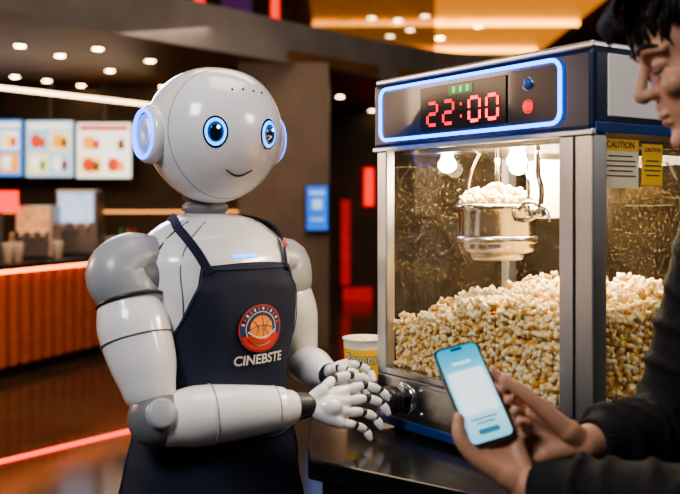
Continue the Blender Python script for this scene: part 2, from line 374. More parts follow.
seg('forearm',[E2+f2*.02,E2+f2*.06,W2-f2*.02],[.044,.043,.032],WHITE)
seg('wrist_joint',[W2-f2*.02,W2+f2*.01],[.026,.023],DARK,res=1)
def robohand(wr,palmc,fingers,back,rs=1.):
    kn=[f[0] for f in fingers[:4]]
    parts=[tube([wr,(Vector(wr)*.4+k*.6),k],[.019,.0175,.0120],16,res=3) for k in kn]
    parts+=[tube([wr,fingers[4][0]],[.017,.013],14)]
    parts+=[ell(palmc,(.030,.024,.024),20)]
    h=remesh('hand',parts,.0028,7,WHITE,robot)
    for i,f in enumerate(fingers):
        pr=[]; r=(.0108 if i<3 else .0100)*rs
        if i==4: r=.0115*rs
        for j in range(3):
            a,b=Vector(f[j]),Vector(f[j+1]); d=(b-a).normalized(); L=(b-a).length
            pr.append((*ell(a,(r*.86,)*3,14),1))
            pr.append((*tube([a,b],[r*.66,r*.66],10),1))
            pr.append((*tube([a+d*L*.28,a+d*L*.5,b-d*L*(.26 if j<2 else 0)],[r*.92,r*1.0,r*.88 if j<2 else r*.72],16,res=2),0))
            r*=.94
        V,F,mi=join(pr); mk('finger',V,F,[WHITE,DARK],h,mi=mi)
    return h
fs=[[pt(346,390,1.93),pt(365,385,1.945),pt(381,390,1.955),pt(389,399,1.955)],
    [pt(348,401,1.92),pt(368,398,1.935),pt(382,403,1.945),pt(388,413,1.945)],
    [pt(346,412,1.91),pt(364,412,1.925),pt(376,418,1.935),pt(381,427,1.935)],
    [pt(341,423,1.90),pt(356,425,1.91),pt(366,430,1.92),pt(370,438,1.92)],
    [pt(322,390,1.90),pt(334,378,1.93),pt(351,375,1.95),pt(367,380,1.965)]]
robohand(W1+fd*.012,pt(328,407,1.90),fs,Vector((0,-1,.2)))
fs=[[pt(346,364,2.06),pt(360,365,2.07),pt(370,371,2.07),pt(374,380,2.05)],
    [pt(346,371,2.05),pt(359,374,2.06),pt(368,380,2.06),pt(371,388,2.05)],
    [pt(345,378,2.04),pt(357,382,2.05),pt(365,388,2.05),pt(367,395,2.04)],
    [pt(342,384,2.03),pt(352,389,2.04),pt(359,395,2.04),pt(361,401,2.03)],
    [pt(330,370,2.0),pt(338,368,1.99),pt(347,370,1.985),pt(354,375,1.98)]]
robohand(W2+f2*.01,pt(338,375,2.04),fs,Vector((0,-1,.3)),.92)

# ================================================================== POPCORN MACHINE
MA=math.atan2(-.829,.558); MO=Vector((.0815,2.08,.974))
mach=root('popcorn_machine',MO,'glass-walled popcorn machine with navy top and blue neon outline','popcorn machine',MA)
MW,MD=.609,.40
MM=Matrix.Translation(MO)@Matrix.Rotation(MA,4,'Z')
def mbox(name,lo,hi,m,parent=mach,bev=0.002): return box(name,lo,hi,m,parent,bev,wc=False)
def mmk(name,V,F,m,parent=mach,**k): return mk(name,V,F,m,parent,world_child=False,**k)
base=mbox('base',(0,0,.012),(MW,MD,.118),STEEL,bev=.004)
mbox('base_trim',(-.004,-.004,.010),(MW+.004,MD+.004,.030),MBLUE,base,.003)
fp=mbox('front_plate',(.15,-.004,.044),(.50,.001,.108),STEEL,base,.001)
for x in (.16,.49):
    for z in (.052,.10):
        V,F=ell((x,-.005,z),(.004,.002,.004),10); mmk('screw',V,F,CHROME,fp)
for x in (.04,MW-.04):
    for y in (.04,MD-.04):
        V,F,_=lathe([(0,0),(.018,0),(.018,.012),(0,.012)],20,Matrix.Translation((x,y,0))); mmk('foot',V,F,BLK)
for (a,b,c,d) in ((0,.034,0,.024),(.533,MW,0,.036),(0,.024,MD-.028,MD),(MW-.028,MW,MD-.028,MD)):
    mbox('corner_post',(a,c,.118),(b,d,.612),ALU,bev=.003)
mbox('post_groove',(.566,-.0015,.12),(.570,.002,.606),BLK,bev=0)
mbox('bottom_rail',(.034,.0,.118),(.533,.018,.132),STEEL); mbox('bottom_rail',(MW-.018,.036,.118),(MW,MD-.028,.130),STEEL)
def paneg(name,P): return mmk(name,P,[[0,1,2,3]],GLASS,smooth=False,recalc=False)
paneg('front_glass',[(.034,.010,.130),(.533,.010,.130),(.533,.010,.606),(.034,.010,.606)])
paneg('side_glass',[(.010,.024,.118),(.010,MD-.028,.118),(.010,MD-.028,.606),(.010,.024,.606)])
paneg('side_glass',[(MW-.010,.036,.130),(MW-.010,MD-.028,.130),(MW-.010,MD-.028,.606),(MW-.010,.036,.606)])
paneg('rear_glass',[(.024,MD-.012,.118),(MW-.028,MD-.012,.118),(MW-.028,MD-.012,.606),(.024,MD-.012,.606)])
hous=mbox('top_housing',(-.006,-.006,.606),(MW+.006,MD+.006,.748),MNAVY,bev=.010)
mbox('roof_cap',(-.002,-.002,.746),(MW+.002,MD+.002,.758),ALU,hous,.004)
mbox('housing_side_panel',(MW+.004,.03,.632),(MW+.009,MD-.02,.738),PANELW,hous,.002)
mbox('housing_side_trim',(MW+.002,.0,.604),(MW+.009,MD,.622),MBLUE,hous,.002)
mbox('housing_lower_rail',(-.006,-.008,.600),(MW+.006,.004,.610),ALU,hous,.002)
x0,x1,z0,z1,r=.026,.545,.624,.734,.020; P=[]
for cx,cz,a0 in ((x1-r,z1-r,0),(x0+r,z1-r,90),(x0+r,z0+r,180),(x1-r,z0+r,270)):
    for a in np.linspace(a0,a0+90,7): P.append((cx+r*math.cos(rad(a)),-.010,cz+r*math.sin(rad(a))))
V,F=tube(P,.0036,10,closed=True); mmk('neon_outline',V,F,NEON,hous)
V,F=boxg((.2855,-.0062,.679),(.505,.004,.096),.001); mmk('control_panel',V,F,mat('control_panel_dark',(.006,.009,.022),.30,coat=.3,var=.2,spec=.3),hous,smooth=False)
dsp=mbox('display',(.165,-.011,.634),(.415,-.006,.722),mat('display_black',(.004,.003,.004),.25,spec=.3),hous,.001)
def seg7(ch,x,z,w,h,t):
    S={'0':'abcdef','E':'adefg','2':'abged'}[ch]; out=[]
    y=-.0122; H=h/2
    d={'a':(x,z+h,w-t*1.2,t),'g':(x,z+H,w-t*1.2,t),'d':(x,z,w-t*1.2,t),'f':(x-w/2,z+H*1.5,t,H-t*.8),'b':(x+w/2,z+H*1.5,t,H-t*.8),'e':(x-w/2,z+H*.5,t,H-t*.8),'c':(x+w/2,z+H*.5,t,H-t*.8)}
    for s in S:
        c=d[s]; out.append(boxg((c[0],y,c[1]),(c[2],.0015,c[3]),.0007,1))
    return out
for ch,x,m in (('2',.205,RED7D),('2',.254,RED7D),('0',.330,RED7),('0',.379,RED7)):
    V,F,_=join(seg7(ch,x,.645,.030,.044,.0068)); mmk('digit',V,F,m,dsp,smooth=False)
V,F,_=join([boxg((.292,-.0122,z),(.006,.0015,.006),.0007,1) for z in (.656,.680)]); mmk('colon',V,F,RED7D,dsp,smooth=False)
for i in range(3):
    V,F=textg('8',.017,bold=.0004); V=[Vector((.270+i*.020+v.x,-.0122,.709+v.y)) for v in V]; mmk('green_digit',V,F,GRN,dsp,smooth=False,recalc=False)
V,F=boxg((.290,-.0116,.709),(.070,.001,.018),0); mmk('green_window',V,F,mat('green_window',(.0,.10,.03),.3,emit=(.02,.5,.08),es=.2),dsp,smooth=False)
for z,m1,nm in ((.699,mat('button_blue',(.02,.05,.2),.3,emit=(.05,.15,.6),es=.15),'dial_button'),(.659,mat('button_red',(.4,.01,.01),.3,emit=(1,.02,.03),es=1.6),'power_button')):
    V,F,_=lathe([(0,.008),(.007,.008),(.0085,.006),(.0085,0)],28,axisM((.468,-.007,z),(0,-1,0))); bt=mmk(nm,V,F,m1,hous)
    V,F=tube([(.468+.0115*math.cos(a),-.009,z+.0115*math.sin(a)) for a in np.linspace(0,2*math.pi,28,endpoint=False)],.0010,6,closed=True); mmk('button_ring',V,F,CHROME if nm=='dial_button' else RED7D,bt)
YEL=mat('sticker_yellow',(.90,.55,.04),.5,var=.05); STW=mat('sticker_cream',(.85,.78,.55),.5,var=.05); INK=mat('ink',(.05,.04,.04),.6)
for (ya,yb,za,zb) in ((.030,.125,.512,.596),(.136,.190,.518,.590)):
    st=mbox('warning_sticker',(MW-.0078,ya,za),(MW-.0066,yb,zb),STW if yb<.13 else YEL,bev=0)
    mbox('sticker_band',(MW-.0066,ya,zb-.020),(MW-.0062,yb,zb),YEL,st,0)
    V,F=textg('CAUTION',.016 if yb-ya>.07 else .010,bold=.0003); V=[Vector((MW-.0058,(ya+yb)/2+v.x,zb-.010+v.y)) for v in V]; mmk('sticker_heading',V,F,INK,st,smooth=False,recalc=False)
    prs=[boxg((MW-.0060,(ya+yb)/2,zb-.029-i*.0085),(.0004,(yb-ya)*.82*(1 if i%3 else .8),.0022)) for i in range(5 if yb-ya>.07 else 4)]
    V,F,_=join(prs); mmk('sticker_print',V,F,INK,st,smooth=False)
kb=axisM((.100,-.001,.076),(0,-1,0))
V,F,_=lathe([(0,.006),(.030,.006),(.034,.003),(.034,0)],40,kb); mmk('knob_plate',V,F,CHROME)
V,F,_=lathe([(.012,.0),(.012,.018),(.024,.020),(.029,.026),(.030,.044),(.026,.054),(.012,.058),(0,.058)],40,kb); mmk('control_knob',V,F,BLK)
KX,KY=.222,.150; K0=Matrix.Translation((KX,KY,0))
V,F,_=lathe([(0,.384),(.060,.384),(.075,.388),(.080,.398),(.081,.470),(.086,.474),(.088,.480),(.086,.486),(.080,.484),(.077,.476),(.076,.40),(.0,.394)],56,K0); ket=mmk('kettle',V,F,KSTEEL)
V,F,_=lathe([(.0815,.405),(.084,.407),(.084,.418),(.0815,.420)],56,K0); mmk('kettle_band',V,F,STEEL,ket)
V,F,_=lathe([(0,.370),(.05,.370),(.055,.376),(.055,.385)],40,K0); mmk('kettle_heater',V,F,ALU,ket)
for dx in (-.086,.086):
    V,F=tube([(KX+dx,KY,.47),(KX+dx*1.04,KY,.53),(KX+dx*.8,KY,.575),(KX+dx*.5,KY,.607)],.0035,10,res=5); mmk('hanger_rod',V,F,CHROME,ket)
V,F=tube([(KX+.07,KY-.02,.455),(KX+.115,KY-.03,.455),(KX+.145,KY-.03,.47),(KX+.155,KY-.03,.51),(KX+.145,KY-.03,.55),(KX+.145,KY-.03,.606)],.0055,12,res=5); mmk('tilt_arm',V,F,CHROME,ket)
V,F=tube([(KX+.085,KY-.02,.475),(KX+.115,KY-.03,.490),(KX+.16,KY-.03,.480),(KX+.175,KY-.03,.455)],.004,10,res=5); mmk('tilt_handle',V,F,CHROME,ket)
V,F,_=lathe([(0,0),(.010,0),(.010,.028),(0,.028)],20,axisM((KX+.145,KY-.045,.47),(0,1,0))); mmk('pivot_hub',V,F,STEEL,ket)
V,F=tube([(KX,KY,.49),(KX,KY,.606)],.005,12); mmk('stirring_shaft',V,F,CHROME,ket)
mbox('rear_duct',(.185,.275,.455),(.235,.325,.606),PANELW,bev=.004)
mbox('heat_deflector',(.03,.05,.594),(.50,.37,.606),STEEL,bev=.001)
V,F=tube([(.571+.008*math.cos(t*9),.062+.008*math.sin(t*9),.60-.125*t/6.28) for t in np.linspace(0,6.28,160)],.0032,8); mmk('power_cord',V,F,BLK)
BULB=mat('bulb_glow',(1,.9,.7),.3,emit=(1,.78,.48),es=22)
for x,y in ((.12,.10),(.33,.10),(.12,.31)):
    V,F,_=lathe([(.012,.594),(.014,.585),(.020,.575),(.020,.565),(.012,.556),(0,.553)],24,Matrix.Translation((x,y,0))); mmk('interior_bulb',V,F,BULB)
def popmat():
    m=bpy.data.materials.new('popcorn'); m.use_nodes=True; nt=m.node_tree; b=nt.nodes['Principled BSDF']; b.inputs['Roughness'].default_value=.75
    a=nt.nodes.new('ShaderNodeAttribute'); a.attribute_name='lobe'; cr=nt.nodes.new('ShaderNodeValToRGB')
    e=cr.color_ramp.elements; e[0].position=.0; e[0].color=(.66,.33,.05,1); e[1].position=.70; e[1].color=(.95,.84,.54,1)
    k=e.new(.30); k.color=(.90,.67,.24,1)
    nt.links.new(a.outputs['Fac'],cr.inputs['Fac']); nt.links.new(cr.outputs['Color'],b.inputs['Base Color']); return m
POP=popmat()
def icos(sub):
    bm=bmesh.new(); bmesh.ops.create_icosphere(bm,subdivisions=sub,radius=1); V=np.array([v.co[:] for v in bm.verts]); F=np.array([[v.index for v in f.verts] for f in bm.faces]); bm.free(); return V,F
IV,IF=icos(3); IV/=np.linalg.norm(IV,axis=1)[:,None]
kern=[]
for q in range(10):
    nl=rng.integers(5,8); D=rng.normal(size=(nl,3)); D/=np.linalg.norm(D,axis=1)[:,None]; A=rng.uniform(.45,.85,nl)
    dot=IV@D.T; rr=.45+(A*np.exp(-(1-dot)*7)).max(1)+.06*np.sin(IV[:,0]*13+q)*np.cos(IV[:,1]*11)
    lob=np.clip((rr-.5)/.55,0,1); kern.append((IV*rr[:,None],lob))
def popobj(name,pos,size,extra=None,M=None):
    VV=[];FF=[];LL=[];o=0
    for p in pos:
        kv,lob=kern[rng.integers(len(kern))]; q=rng.normal(size=4); q/=np.linalg.norm(q); w,x,y,z=q
        Rm=np.array([[1-2*(y*y+z*z),2*(x*y-z*w),2*(x*z+y*w)],[2*(x*y+z*w),1-2*(x*x+z*z),2*(y*z-x*w)],[2*(x*z-y*w),2*(y*z+x*w),1-2*(x*x+y*y)]])
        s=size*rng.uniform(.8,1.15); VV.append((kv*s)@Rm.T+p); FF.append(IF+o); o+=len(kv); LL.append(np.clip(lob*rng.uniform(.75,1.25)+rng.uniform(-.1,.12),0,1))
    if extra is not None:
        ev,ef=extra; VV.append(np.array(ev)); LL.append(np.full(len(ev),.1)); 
        FF.append(np.array(ef)+o)
    VV=np.concatenate(VV);FF=np.concatenate(FF);LL=np.concatenate(LL)
    me=bpy.data.meshes.new(name); me.vertices.add(len(VV)); me.vertices.foreach_set('co',VV.astype(np.float32).ravel())
    me.loops.add(len(FF)*3); me.loops.foreach_set('vertex_index',FF.astype(np.int32).ravel()); me.polygons.add(len(FF)); me.polygons.foreach_set('loop_start',np.arange(0,len(FF)*3,3,dtype=np.int32))
    me.update(calc_edges=True); me.polygons.foreach_set('use_smooth',[True]*len(FF))
    at=me.attributes.new('lobe','FLOAT','POINT'); at.data.foreach_set('value',LL.astype(np.float32)); me.materials.append(POP)
    ob=link(bpy.data.objects.new(name,me)); 
    if M is not None: ob.matrix_world=M
    return ob
def hh(x,y):
    h=.195+.125*(1-math.exp(-x/.22))+.10*(y/.4)*math.exp(-x/.3)
    return h+.010*math.sin(x*23+1)*math.cos(y*27)+.006*math.sin(x*51)
pos=[]; st=.0178
for x in np.arange(.030,.582,st):
    for y in np.arange(.030,.372,st):
        for L in (0,1):
            j=rng.uniform(-.007,.007,3); pos.append((min(max(x+j[0],.029),.580),min(max(y+j[1],.029),.370),hh(x,y)-.004-L*.015+j[2]))
for x in np.arange(.046,.53,st):
    for z in np.arange(.140,hh(x,.02)-.012,st):
        for L in (0,.010): j=rng.uniform(-.005,.005,3); pos.append((x+j[0],.029+L,z+j[2]))
for y in np.arange(.048,.37,st):
    for z in np.arange(.140,hh(.58,y)-.012,st):
        for L in (0,.010): j=rng.uniform(-.005,.005,3); pos.append((.579-L,y+j[1],z+j[2]))
    for z in np.arange(.13,hh(.02,y)-.012,st):
        j=rng.uniform(-.005,.005,3); pos.append((.029,y+j[1],z+j[2]))
nx,ny=30,20; ev=[];ef=[]
for i in range(nx):
    for j in range(ny):
        x=.038+(.572-.038)*i/(nx-1); y=.038+(.364-.038)*j/(ny-1); ev.append((x,y,hh(x,y)-.020))
nb=len(ev); ev+=[(v[0],v[1],.125) for v in ev]
for i in range(nx-1):
    for j in range(ny-1):
        a=i*ny+j;b=a+1;c=a+ny;d=c+1; ef+=[(a,c,b),(b,c,d)]
per=[i*ny for i in range(nx)]+[(nx-1)*ny+j for j in range(1,ny)]+[i*ny+ny-1 for i in range(nx-2,-1,-1)]+[j for j in range(ny-2,0,-1)]
for i in range(len(per)):
    a=per[i];b=per[(i+1)%len(per)]; ef+=[(a,b,a+nb),(b,b+nb,a+nb)]
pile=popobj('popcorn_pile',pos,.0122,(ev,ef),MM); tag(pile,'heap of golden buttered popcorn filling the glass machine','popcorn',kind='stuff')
kp=[]
for i in range(210):
    a=rng.uniform(0,6.28); r=.074*math.sqrt(rng.uniform()); kp.append((KX+r*math.cos(a),KY+r*math.sin(a),.486+.042*(1-(r/.085)**2)*rng.uniform(.3,1)))
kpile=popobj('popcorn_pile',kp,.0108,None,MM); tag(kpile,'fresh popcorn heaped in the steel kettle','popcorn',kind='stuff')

# ================================================================== TABLE + CUP
TOP=mat('counter_black',(.010,.010,.012),.18,var=.3,coat=.3); 
poly=[(-.061,1.80),(.36,1.47),(.90,1.80),(.95,2.55),(-.075,2.45)]
cen=Vector((sum(p[0] for p in poly)/5,sum(p[1] for p in poly)/5))
def prism(name,poly,za,zb,m,parent,sc_=1.):
    P=[cen+(Vector(p)-cen)*sc_ for p in poly]; n=len(P); V=[(p.x,p.y,za) for p in P]+[(p.x,p.y,zb) for p in P]
    F=[list(range(n))[::-1],[n+i for i in range(n)]]+[[i,(i+1)%n,n+(i+1)%n,n+i] for i in range(n)]
    o=mk(name,V,F,m,parent,smooth=False); b=o.modifiers.new('b','BEVEL'); b.width=.005; b.segments=2; return o
table=root('service_counter',(cen.x,cen.y,0),'black polished service counter carrying the popcorn machine','counter')
prism('countertop',poly,.934,.974,TOP,table); prism('counter_body',poly,.0,.934,BLK,table,.94)
cupx,cupy=pt(364,338,2.2).x,2.2
cup=root('popcorn_cup',(cupx,cupy,.974),'yellow paper popcorn cup with white rim standing on the counter','cup')
CY=mat('cup_yellow',(.90,.56,.04),.5,var=.05); CW=mat('cup_white',(.85,.82,.74),.45,var=.03)
def cr_(z): return .036+(z-.974)/.175*.0125
pf=[(0,.975),(.035,.974),(cr_(1.0),1.0),(cr_(1.128),1.128),(cr_(1.147),1.147),(cr_(1.147)+.0025,1.149),(cr_(1.147)+.001,1.152),(cr_(1.147)-.001,1.149),(.038,.99),(0,.99)]
V,F,mi=lathe(pf,56,Matrix.Translation((cupx,cupy,0)),mi=[0,0,0,1,1,1,1,1,1]); mk('cup_body',V,F,[CY,CW],cup,mi=mi)
def cmap(u,z,off): 
    a=-math.pi/2-.03+u/.046; r=cr_(z)+off; return Vector((cupx+r*math.cos(a),cupy+r*math.sin(a),z))
V,F=textg('Popcorn',.034,bold=.0016); V1=[cmap(v.x*.80,1.106+v.y,.0006) for v in V]; mk('cup_lettering_outline',V1,F,mat('cup_ink',(.03,.03,.06),.5),cup,smooth=False,recalc=False)
V,F=textg('Popcorn',.034,bold=-.0001); V1=[cmap(v.x*.80,1.106+v.y,.0012) for v in V]; mk('cup_lettering',V1,F,CW,cup,smooth=False,recalc=False)
kp=[]
for i in range(60):
    a=rng.uniform(0,6.28); r=.034*math.sqrt(rng.uniform()); kp.append((cupx+r*math.cos(a),cupy+r*math.sin(a),1.138+.006*rng.uniform()))
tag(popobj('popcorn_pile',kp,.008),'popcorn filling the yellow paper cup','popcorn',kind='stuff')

# ================================================================== PHONE
pu=Vector((-.0465,.0714,.121)).normalized(); pw_=Vector((.0634,.0175,.0141)); pw_=(pw_-pu*pw_.dot(pu)).normalized(); pn=pw_.cross(pu).normalized()
if pn.y>0: pn=-pn
PC=pt(473,393,1.33)
def Ph(s,t,n): return PC+pw_*s+pu*t+pn*n
PM=Matrix(((pw_.x,pu.x,pn.x,PC.x),(pw_.y,pu.y,pn.y,PC.y),(pw_.z,pu.z,pn.z,PC.z),(0,0,0,1)))
phone=bpy.data.objects.new('smartphone',None); phone.empty_display_size=.03; link(phone); phone.matrix_world=PM
phone['label']='black smartphone with bright cyan and white screen held in hands'; phone['category']='phone'
def rrect(w,h,r,z0,z1,n=8):
    P=[]
    for cx,cy,a0 in ((w-r,h-r,0),(-w+r,h-r,90),(-w+r,-h+r,180),(w-r,-h+r,270)):
        for a in np.linspace(a0,a0+90,n): P.append((cx+r*math.cos(rad(a)),cy+r*math.sin(rad(a))))
    m=len(P); V=[(p[0],p[1],z0) for p in P]+[(p[0],p[1],z1) for p in P]
    F=[list(range(m))[::-1],[m+i for i in range(m)]]+[[i,(i+1)%m,m+(i+1)%m,m+i] for i in range(m)]; return V,F
def pmk(name,g,m,parent=phone): return mk(name,g[0],g[1],m,parent,smooth=False,world_child=False)
PW,PH=.0345,.074
case=pmk('phone_body',rrect(PW,PH,.010,-.0042,.0040),BLK); b=case.modifiers.new('b','BEVEL'); b.width=.0012; b.segments=3; b.limit_method='ANGLE'
pmk('phone_frame',rrect(PW+.0006,PH+.0006,.0105,-.0022,.0022),ALU)
def screenmat():
    m=bpy.data.materials.new('phone_screen'); m.use_nodes=True; nt=m.node_tree; b=nt.nodes['Principled BSDF']; tc=nt.nodes.new('ShaderNodeTexCoord'); sp=nt.nodes.new('ShaderNodeSeparateXYZ'); nt.links.new(tc.outputs['Object'],sp.inputs[0])
    mr=nt.nodes.new('ShaderNodeMapRange'); mr.inputs[1].default_value=-PH; mr.inputs[2].default_value=PH; nt.links.new(sp.outputs['Y'],mr.inputs[0]); cr=nt.nodes.new('ShaderNodeValToRGB')
    e=cr.color_ramp.elements; e[0].position=0; e[0].color=(.20,.60,.78,1); e[1].position=1; e[1].color=(.02,.33,.52,1)
    for p,c in ((.25,(.42,.76,.88,1)),(.62,(.35,.70,.84,1)),(.82,(.07,.46,.65,1))): k=e.new(p); k.color=c
    nt.links.new(mr.outputs[0],cr.inputs['Fac']); nt.links.new(cr.outputs[0],b.inputs['Base Color']); nt.links.new(cr.outputs[0],b.inputs['Emission Color']); b.inputs['Emission Strength'].default_value=.8; b.inputs['Roughness'].default_value=.1; return m
scr=pmk('phone_screen',rrect(PW-.003,PH-.003,.008,.0040,.0043),screenmat())
PCARD=mat('screen_card',(.80,.92,.95),.2,emit=(.75,.92,1.),es=.85); PINK=mat('screen_ink',(.05,.25,.35),.3,emit=(.03,.2,.3),es=.5)
def prect(x0,x1,y0,y1,z,m,name,r=.002):
    V,F=rrect((x1-x0)/2,(y1-y0)/2,r,0,.0002,4); V=[(v[0]+(x0+x1)/2,v[1]+(y0+y1)/2,v[2]+z) for v in V]; return pmk(name,(V,F),m,scr)
prect(-.027,.027,-.030,.034,.0043,PCARD,'screen_panel',.003)
prect(-.014,.014,.044,.0475,.0043,PCARD,'screen_title_bar',.001)
for y,w in ((-.040,.020),(-.046,.014)): prect(-w,w,y,y+.0025,.0043,PINK,'screen_text_line',.0008)
prect(-.016,.016,-.061,-.053,.0043,PINK,'screen_button',.003)
prect(-.009,.009,.0655,.0690,.0044,BLK,'phone_notch',.0016)

# ================================================================== PERSON
PX,PY=.63,1.27
person=root('person',(PX,PY,0),'person in black jacket looking down and holding a smartphone','person')
yw=rad(8); pi_=rad(20)
Fd=Vector((-math.cos(yw)*math.cos(pi_),math.sin(yw)*math.cos(pi_),-math.sin(pi_))); Ud=Vector((-math.cos(yw)*math.sin(pi_),math.sin(yw)*math.sin(pi_),math.cos(pi_))); Sd=Ud.cross(Fd)
HC_=Vector((.497,1.28,1.666))
def hp(x,y,z): return HC_+Fd*x+Sd*y+Ud*z
HPM=Matrix(((Fd.x,Sd.x,Ud.x),(Fd.y,Sd.y,Ud.y),(Fd.z,Sd.z,Ud.z))).to_4x4()
hprof=[(-.120,.062,.035,.014),(-.114,.075,.012,.028),(-.100,.083,-.01,.040),(-.085,.079,-.03,.050),(-.065,.082,-.055,.059),(-.04,.083,-.075,.066),(-.015,.080,-.088,.071),(.0,.077,-.095,.073),(.014,.081,-.098,.075),(.03,.087,-.10,.076),(.06,.086,-.10,.075),(.085,.072,-.088,.066),(.105,.044,-.062,.048),(.118,.005,-.03,.018)]
hq=catmull(hprof,4); n=40; V=[];F=[]
for z,f,b,w in [tuple(q) for q in hq]:
    cx=(f+b)/2; rx=(f-b)/2
    for k in range(n):
        a=2*math.pi*k/n; ca,sa=math.cos(a),math.sin(a); p=2.2; q=(abs(ca)**p+abs(sa)**p)**(-1/p)
        V.append(hp(cx+rx*ca*q,w*sa*q,z))
m_=len(hq); F=[[j*n+k,j*n+(k+1)%n,(j+1)*n+(k+1)%n,(j+1)*n+k] for j in range(m_-1) for k in range(n)]+[list(range(n)),[(m_-1)*n+k for k in range(n)]]
parts=[(V,F)]
def T(P,R,res=1,n=14): parts.append(tube([Vector(p) for p in P],R,n,res=res))
T([hp(.079,0,.018),hp(.088,0,.000),hp(.099,0,-.020),hp(.103,0,-.029),hp(.099,0,-.034)],[.0065,.0072,.0088,.0092,.0078],3)
for s in (-1,1):
    parts.append(ell(hp(.090,s*.0110,-.032),(.011,.0072,.0078),16,HPM))
    T([hp(.082,s*.012,.020),hp(.080,s*.035,.025),hp(.066,s*.054,.018)],[.0070,.0075,.006],3)
    parts.append(ell(hp(.0665,s*.031,.0015),(.0150,.0165,.0115),18,HPM))
    parts.append(ell(hp(.0650,s*.031,-.0125),(.0135,.0160,.0065),18,HPM))
    parts.append(ell(hp(.062,s*.042,-.030),(.020,.020,.018),18,HPM))
    T([hp(-.008,s*.074,.022),hp(-.018,s*.084,.018),hp(-.020,s*.086,-.002),hp(-.008,s*.080,-.030),hp(-.002,s*.074,-.024)],[.005,.006,.006,.006,.004],3)
    parts.append(ell(hp(-.008,s*.076,-.002),(.012,.006,.022),14,HPM))
parts.append(ell(hp(.083,0,-.052),(.0065,.010,.009),18,HPM))
parts.append(ell(hp(.0825,0,-.0635),(.0075,.021,.0055),18,HPM)); parts.append(ell(hp(.0795,0,-.0750),(.0078,.018,.0060),18,HPM))
parts.append(ell(hp(.074,0,-.104),(.013,.018,.013),18,HPM))
NBp=Vector((.612,1.27,1.47))
T([hp(-.035,0,-.02),hp(-.028,0,-.08),NBp,NBp+Vector((.02,0,-.08))],[.055,.056,.060,.085],4,24)
T([(.64,1.27,1.40),(.645,1.27,1.25),(.64,1.27,1.05),(.64,1.27,.93)],[.105,.11,.10,.105],4,24)
SHn=Vector((.63,1.085,1.435)); SHf=Vector((.60,1.455,1.435)); ELn=Vector((.53,1.07,1.09)); ELf=Vector((.515,1.475,1.10))
T([NBp+Vector((.02,0,-.05)),SHn],[.07,.052],1,20); T([NBp+Vector((.02,0,-.05)),SHf],[.07,.052],1,20)
WN=Ph(.026,-.140,-.018); WF=Ph(.140,-.104,-.036)
T([SHn,ELn],[.048,.040],1,20); T([SHf,ELf],[.048,.040],1,20)
T([ELn,(ELn*.55+WN*.45),WN],[.040,.036,.025],4,20); T([ELf,(ELf*.55+WF*.45),WF],[.040,.036,.026],4,20)
for s in (-1,1):
    T([(.64,1.27+s*.09,.92),(.635,1.27+s*.10,.50),(.645,1.27+s*.10,.09)],[.075,.052,.036],4,20)
    T([(.65,1.27+s*.10,.05),(.53,1.27+s*.105,.035)],[.033,.026],1,16)
near=dict(idx=[(-.012,-.056,-.024),(.014,-.026,-.030),(.038,-.012,-.018),(.0420,-.006,.001)],
 mid=[(.007,-.054,-.028),(.032,-.036,-.030),(.0485,-.028,-.014),(.0425,-.025,.006)],
 rng=[(.024,-.062,-.026),(.045,-.052,-.024),(.0550,-.046,-.007),(.0430,-.043,.009)],
 pin=[(.037,-.077,-.018),(.054,-.070,-.013),(.0550,-.063,.002),(.0430,-.060,.009)],
 thb=[(.000,-.118,-.012),(-.030,-.088,-.004),(-.044,-.056,.004),(-.0375,-.032,.0095)])
far=dict(idx=[(.072,-.050,-.028),(.064,-.014,-.020),(.052,.010,-.011),(.0415,.024,-.006)],
 mid=[(.068,-.068,-.038),(.046,-.052,-.050),(.026,-.048,-.052),(.010,-.052,-.050)],
 rng=[(.070,-.086,-.041),(.048,-.076,-.054),(.028,-.078,-.054),(.014,-.084,-.048)],
 pin=[(.077,-.103,-.037),(.057,-.104,-.047),(.040,-.108,-.043),(.030,-.112,-.038)],
 thb=[(.116,-.086,-.014),(.088,-.050,.000),(.067,-.020,.006),(.0480,.003,.0080)])
FR=dict(idx=(.0100,.0090,.0083,.0072),mid=(.0102,.0093,.0086,.0075),rng=(.0098,.0089,.0082,.0071),pin=(.0090,.0081,.0074,.0064),thb=(.0150,.0118,.0102,.0085))
for H,W in ((near,WN),(far,WF)):
    for k,c in H.items():
        P=[Ph(*q) for q in c]; T(P,list(FR[k]),3,16)
        if k!='thb':
            T([W,(W*.5+P[0]*.5),P[0]],[.020,.0155,.0115],2,16)
            for q,rk in ((P[1],FR[k][1]),(P[2],FR[k][2])): parts.append(ell(q,(rk*1.10,)*3,12))
        else: T([W,P[0]],[.020,.0165],1,16)
    parts.append(tube([(Ph(*H['thb'][0])+W)/2,(Ph(*H['idx'][0])+Ph(*H['thb'][1]))/2],[.016,.010],14))
body=remesh('body',parts,.0024,3,SKIN,person,fac=.45)
for H in (near,far):
    for k,c in H.items():
        if H is far and k in('mid','rng','pin'): continue
        a,b_=Ph(*c[2]),Ph(*c[3]); d=(b_-a).normalized()
        out=(pn*.75+(pw_*(.65 if c[3][0]>0 else -.65))); out=(out-d*out.dot(d)).normalized(); sd=d.cross(out)
        M=Matrix(((d.x,sd.x,out.x),(d.y,sd.y,out.y),(d.z,sd.z,out.z))).to_4x4(); r=FR[k][3]
        V,F=ell(b_+out*(r*.80)+d*r*.25,(.0062,.0046,.0016),16,M); mk('fingernail',V,F,NAIL,body)
EYW=mat('eye_white',(.45,.42,.40),.3)
